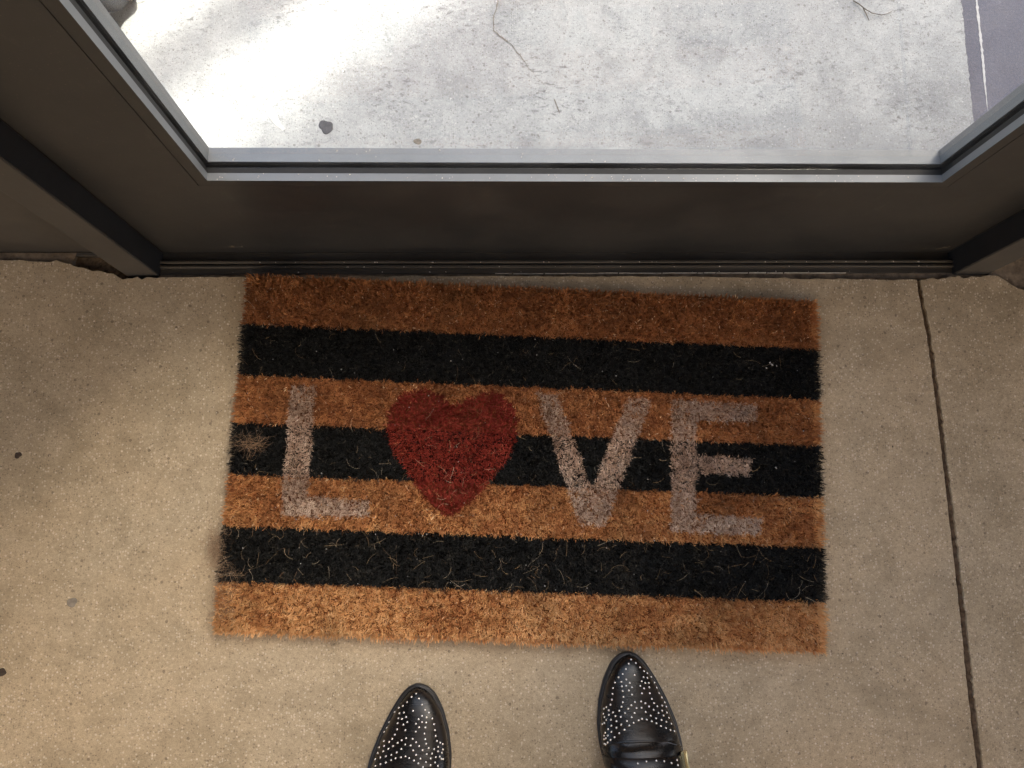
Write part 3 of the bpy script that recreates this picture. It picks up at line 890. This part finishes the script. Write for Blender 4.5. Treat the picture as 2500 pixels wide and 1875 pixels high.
STUDS_L = [(-0.0009, -0.0056), (-0.0061, -0.0087), (0.0029, -0.0103), (-0.011, -0.014), (0.0068, -0.0164), (-0.0161, -0.0182), (0.0106, -0.022), (-0.0212, -0.021), (0.0152, -0.0251), (-0.0268, -0.0272), (-0.0035, -0.0226), (-0.02, -0.0259), (-0.0145, -0.0246), (0.0072, -0.028), (0.0126, -0.0299), (0.0193, -0.0315), (-0.0208, -0.031), (-0.0165, -0.0312), (-0.0116, -0.0291), (0.0033, -0.0314), (0.0075, -0.0346), (0.0124, -0.0353), (0.0214, -0.0377), (-0.0338, -0.0396), (-0.0215, -0.0361), (-0.0146, -0.0371), (-0.01, -0.0343), (0.0003, -0.0361), (0.0042, -0.0399), (0.0117, -0.0404), (0.0226, -0.0441), (-0.0356, -0.0442), (-0.022, -0.0425), (-0.0119, -0.0427), (0.0004, -0.0443), (0.0106, -0.0468), (0.0236, -0.0502), (-0.0394, -0.0504), (-0.0244, -0.048), (-0.0273, -0.0525), (-0.0309, -0.056), (-0.0378, -0.0565), (-0.0107, -0.051), (-0.003, -0.0518), (-0.0159, -0.0533), (-0.0207, -0.0561), (0.0011, -0.0554), (0.0116, -0.0526), (0.0128, -0.0574), (0.0252, -0.0556), (0.029, -0.058), (0.0317, -0.0599), (-0.0436, -0.0645), (-0.0371, -0.0611), (-0.0316, -0.0629), (-0.0261, -0.0597), (-0.0116, -0.0576), (-0.0052, -0.0586), (0.0047, -0.0595), (0.0157, -0.0621), (0.0221, -0.0636), (0.0267, -0.0619), (0.032, -0.0656), (-0.016, -0.0622), (-0.0021, -0.0636), (0.0089, -0.0637), (-0.0213, -0.0659), (0.0015, -0.0683), (0.0137, -0.068), (0.0198, -0.068), (0.0265, -0.0665), (0.0309, -0.0687), (-0.0452, -0.0703), (-0.0378, -0.0664), (-0.0342, -0.0707), (-0.0276, -0.0687), (-0.0408, -0.073), (-0.0481, -0.0771), (-0.0108, -0.0695), (-0.0161, -0.0706), (-0.0065, -0.0714), (-0.0224, -0.0718), (-0.0276, -0.0738), (0.0067, -0.0722), (-0.0009, -0.074), (0.0184, -0.0728), (0.0241, -0.0722), (0.0286, -0.0723), (0.0305, -0.0749), (0.0325, -0.0756), (-0.0338, -0.0769), (-0.0402, -0.0793), (-0.0468, -0.0825), (0.0042, -0.077), (0.013, -0.0762), (0.0234, -0.0775), (0.0183, -0.0797), (0.0097, -0.081), (0.0266, -0.0815)]


def make_boot(name, loc, mirror, label, studs):
    """toe tip at the origin, heel towards -y; mirror = -1 for the left foot"""
    root = empty(name, loc)
    tag(root, label, 'boot', 'pair of studded black leather boots')
    ds = [0.0, .0015, .003, .006, .010, .015] + [.02 + .005 * i for i in range(49)] + [.266, .270, .273]

    def lat(d): return smooth_ip(LAT, d)

    def med(d): return smooth_ip(MED, d)

    def under(d):    # underside of the sole: waist rises to the heel
        return 0.0 if d < .12 else min(1, (d - .12) / .07) ** 2 * 0.020
    # sole slab
    V, Fc = [], []
    for d in ds:
        z0, z1 = under(d), under(d) + .0085
        V += [(-med(d) - .0022, -d, z0), (lat(d) + .0022, -d, z0), (lat(d) + .0028, -d, z1 - .002), (lat(d) + .0018, -d, z1), (-med(d) - .0018, -d, z1), (-med(d) - .0028, -d, z1 - .002)]
    n = len(ds)
    for i in range(n - 1):
        for s in range(6):
            Fc.append((i * 6 + s, i * 6 + (s + 1) % 6, (i + 1) * 6 + (s + 1) % 6, (i + 1) * 6 + s))
    Fc += [tuple(range(6)), tuple(range((n - 1) * 6, n * 6))[::-1]]
    V = [(x * mirror, y + .0028, z) for x, y, z in V]
    so = pyd('sole', V, Fc, M['sole'], root, True)
    # heel block
    hv, hf = [], []
    hd = [.192 + .0045 * i for i in range(18)] + [.2725]
    for d in hd:
        hv += [(-med(d), -d, 0), (lat(d), -d, 0), (lat(d) + .001, -d, .0205), (-med(d) - .001, -d, .0205)]
    for i in range(len(hd) - 1):
        for s in range(4):
            hf.append((i * 4 + s, i * 4 + (s + 1) % 4, (i + 1) * 4 + (s + 1) % 4, (i + 1) * 4 + s))
    hf += [(0, 1, 2, 3), tuple(range((len(hd) - 1) * 4, len(hd) * 4))[::-1]]
    pyd('heel', [(x * mirror, y, z) for x, y, z in hv], hf, M['sole'], root)

    # upper: section lofted along the foot
    def section(d, t):
        """t in -1..1 from inner to outer side; returns local point on the upper"""
        a = t * PI / 2
        wl_, wr_ = med(d) - .0012, lat(d) - .0012
        c = (wr_ - wl_) / 2
        hw = (wr_ + wl_) / 2
        base = under(d) + .0078
        H = smooth_ip(CRN, d)
        sx = math.copysign(abs(math.sin(a)) ** .86, t)
        cz = abs(math.cos(a)) ** .74
        ridge = -.10 * hw * (1 if d > .03 else d / .03)     # crown runs nearer the inner side
        x = c + hw * sx + ridge * cz
        x += .0032 * math.copysign(1, t) * math.sin(2 * abs(a)) * min(1, d / .03)
        z = base + (H - base) * cz
        # flex creases behind the toe
        w = math.exp(-((d - .099) / .007) ** 2) * cz
        z += w * (.0016 * math.sin((d + .016 * t * t + .009 * t) * 420) + .0006 * math.sin((d - .02 * t) * 870 + 1))
        w2 = math.exp(-((d - .073) / .007) ** 2) * cz * (1 - abs(t)) * .6
        z += w2 * .0009 * math.sin((d + .012 * t) * 1000)
        return (x * mirror, -d, z)
    K = 36
    ts = [-1 + 2 * i / K for i in range(K + 1)]
    V, Fc = [], []
    du = [.0002, .0008, .002, .0035, .0055, .008, .011, .015] + [.019 + .003 * i for i in range(83)] + [.269, .2725]
    for d in du:
        for t in ts:
            V.append(section(d, t))
    w = K + 1
    for i in range(len(du) - 1):
        for j in range(K):
            Fc.append((i * w + j, i * w + j + 1, (i + 1) * w + j + 1, (i + 1) * w + j))
    Fc.append(tuple(range(w)))
    Fc.append(tuple(range((len(du) - 1) * w, len(du) * w)))
    up = pyd('upper', V, Fc, M['leather'], root, True)
    tree = BVHTree.FromPolygons([Vector(p) for p in V], Fc)
    # welt strip between sole and upper
    V, Fc = [], []
    for side in (-1, 1):
        off = len(V)
        dd = [.0004, .002, .004, .008, .012] + [.016 + .006 * i for i in range(42)]
        for d in dd:
            e = (lat(d) if side > 0 else med(d))
            for q, z in ((-.0016, under(d) + .0086), (.0012, under(d) + .0086), (.0009, under(d) + .0100), (-.0012, under(d) + .0104)):
                V.append((side * (e + q) * mirror, -d + .0012, z))
        for i in range(len(dd) - 1):
            for s in range(4):
                Fc.append((off + i * 4 + s, off + i * 4 + (s + 1) % 4, off + (i + 1) * 4 + (s + 1) % 4, off + (i + 1) * 4 + s))
    pyd('welt', V, Fc, M['welt'], root)
    # ankle shaft
    V, Fc = [], []
    rows = [(.094, .048, .034, -.200), (.115, .044, .033, -.206), (.14, .042, .032, -.209), (.165, .043, .033, -.210), (.163, .040, .030, -.210), (.12, .039, .029, -.207)]
    S = 28
    for (z, ra, rb, yc) in rows:
        for s in range(S):
            a = 2 * PI * s / S
            V.append(((.0185 + rb * math.sin(a)) * mirror, yc + ra * math.cos(a), z))
    for i in range(len(rows) - 1):
        for s in range(S):
            Fc.append((i * S + s, i * S + (s + 1) % S, (i + 1) * S + (s + 1) % S, (i + 1) * S + s))
    Fc.append(tuple(range((len(rows) - 1) * S, len(rows) * S)))
    pyd('shaft', V, Fc, M['leather'], root, True)
    # strap over the instep with its gold buckle
    V, Fc = [], []
    tt = [-.96 + 1.92 * i / 40 for i in range(41)]
    for t in tt:
        for d, h in ((.1070, .0002), (.1076, .0026), (.1170, .0032), (.1265, .0026), (.1272, .0002)):
            p = Vector(section(d + .006 * t * t, t))
            c = Vector(((.014) * mirror, p.y, .03))
            V.append(tuple(p + (p - c).normalized() * h))
    for i in range(len(tt) - 1):
        for s in range(4):
            Fc.append((i * 5 + s, i * 5 + s + 1, (i + 1) * 5 + s + 1, (i + 1) * 5 + s))
    st_ = pyd('strap', V, Fc, M['leather'], root, True)
    stree = BVHTree.FromPolygons([Vector(p) for p in V], Fc)
    bv, bf = [], []
    for (ta, tb, da, db) in ((.56, .63, .1045, .1305), (.74, .81, .1045, .1305), (.57, .80, .1035, .1065), (.57, .80, .1285, .1315)):
        k = len(bv)
        for t, d in ((ta, da), (tb, da), (tb, db), (ta, db)):
            p = Vector(section(d + .006 * t * t, t))
            nr = (p - Vector((.014 * mirror, p.y, .03))).normalized()
            bv += [tuple(p + nr * .003), tuple(p + nr * .0062)]
        bf += [(k, k + 2, k + 4, k + 6), (k + 1, k + 7, k + 5, k + 3)] + [(k + 2 * i, k + 2 * i + 1, k + (2 * i + 3) % 8, k + (2 * i + 2) % 8) for i in range(4)]
    pyd('buckle', bv, bf, M['gold'], root)
    # vamp seam: a narrow raised edge where the toe piece ends
    V, Fc = [], []
    for i, t in enumerate(tt):
        for d, h in ((.0890, .0003), (.0894, .0009), (.0912, .0009), (.0918, .0002)):
            p = Vector(section(d + .020 * t * t, t))
            c = Vector((.014 * mirror, p.y, .03))
            V.append(tuple(p + (p - c).normalized() * h))
        if i:
            for s in range(3):
                Fc.append(((i - 1) * 4 + s, (i - 1) * 4 + s + 1, i * 4 + s + 1, i * 4 + s))
    pyd('seam', V, Fc, M['leather'], root, True)
    # studs: one shared dome mesh
    bm = bmesh.new()
    bmesh.ops.create_uvsphere(bm, u_segments=8, v_segments=6, radius=.0014)
    for vv in bm.verts:
        vv.co.z *= .8
    sm = bpy.data.meshes.new('stud')
    bm.to_mesh(sm)
    bm.free()
    sm.shade_smooth()
    for (x, y) in studs:
        best = None
        for tr in (tree, stree):
            h = tr.ray_cast(Vector((x, y, .3)), Vector((0, 0, -1)))
            if h[0] is not None and (best is None or h[0].z > best[0].z):
                best = h
        if best is None:
            continue
        nrm = best[1] if best[1].z > 0 else -best[1]
        s_ = link('stud', sm, M['stud'], root)
        s_.location = best[0] + nrm * .0003
        s_.rotation_euler = nrm.to_track_quat('Z', 'Y').to_euler()
    return root


boot_r = make_boot('boot', (0.181, -0.1730, 0), 1, 'right black studded leather boot with gold buckle, toe nearest the mat', STUDS_R)
boot_l = make_boot('boot', (-0.0806, -0.2057, 0), -1, 'left black studded leather boot, toe set farther back from the mat', STUDS_L)

# ================================================================== GRIT
sp = []
for i in range(60):
    sp.append((random.uniform(XL + .02, XR - .02), random.choice((0.3335, 0.3400, 0.3400, 0.3275)), -.0028, random.uniform(.0008, .0026)))
for i, q in enumerate(sp):
    if abs(q[1] - .3275) < 1e-6:
        sp[i] = (q[0], q[1], -.0071, q[3])
for i in range(75):
    sp.append((random.uniform(GX0 + .01, GX1 - .01), random.uniform(.3565, .3635), GZ0, random.uniform(.0006, .0018)))
for i in range(22):
    sp.append((random.uniform(GX0 + .01, GX1 - .01), random.uniform(.3785, .391), GZ0, random.uniform(.0008, .0024)))
o = chips('grit_specks', sp, M['grit'])
tag(o, 'pale grit and paint flecks on the threshold and glazing bead', 'grit')
sp = []
for i in range(150):
    sp.append((random.uniform(-.62, .80), random.uniform(-.36, .31), 0.0, random.uniform(.0008, .0020)))
sp = [q for q in sp if abs(q[0] - .611) > .012]
for i in range(110):
    sp.append((random.uniform(-.60, .78), .315 - abs(random.gauss(0, .035)), 0.0, random.uniform(.0006, .0016)))
sp = [q for q in sp if abs(q[0] - .607) > .012]
o = chips('pale_floor_grit', sp, M['grit'])
tag(o, 'pale grains of grit scattered over the beige floor', 'grit')
sp = []
for i in range(70):
    sp.append((random.uniform(-.62, .80), random.uniform(-.36, .31), 0.0, random.uniform(.0010, .0026)))
sp = [q for q in sp if abs(q[0] - .611) > .012]
o = chips('dark_floor_grit', sp, M['dark_grit'])
tag(o, 'dark crumbs of dirt scattered over the beige floor', 'grit')
for (x, y, rx, ry, lab) in ((-.5895, .0845, .0042, .0042, 'round dark brown spot on the floor left of the mat'),
                            (-.5085, -.0985, .0070, .0052, 'faint brown smudge on the floor below the dark round spot'),
                            (-.5870, -.1800, .0060, .0050, 'dark ragged fleck at the left edge of the floor')):
    decal('floor_spot', blob(x, y, rx, ry, .2, 18), M['dark_grit'] if rx < .0065 else M['stain'], 0.0, lab, 'spot', .0005)
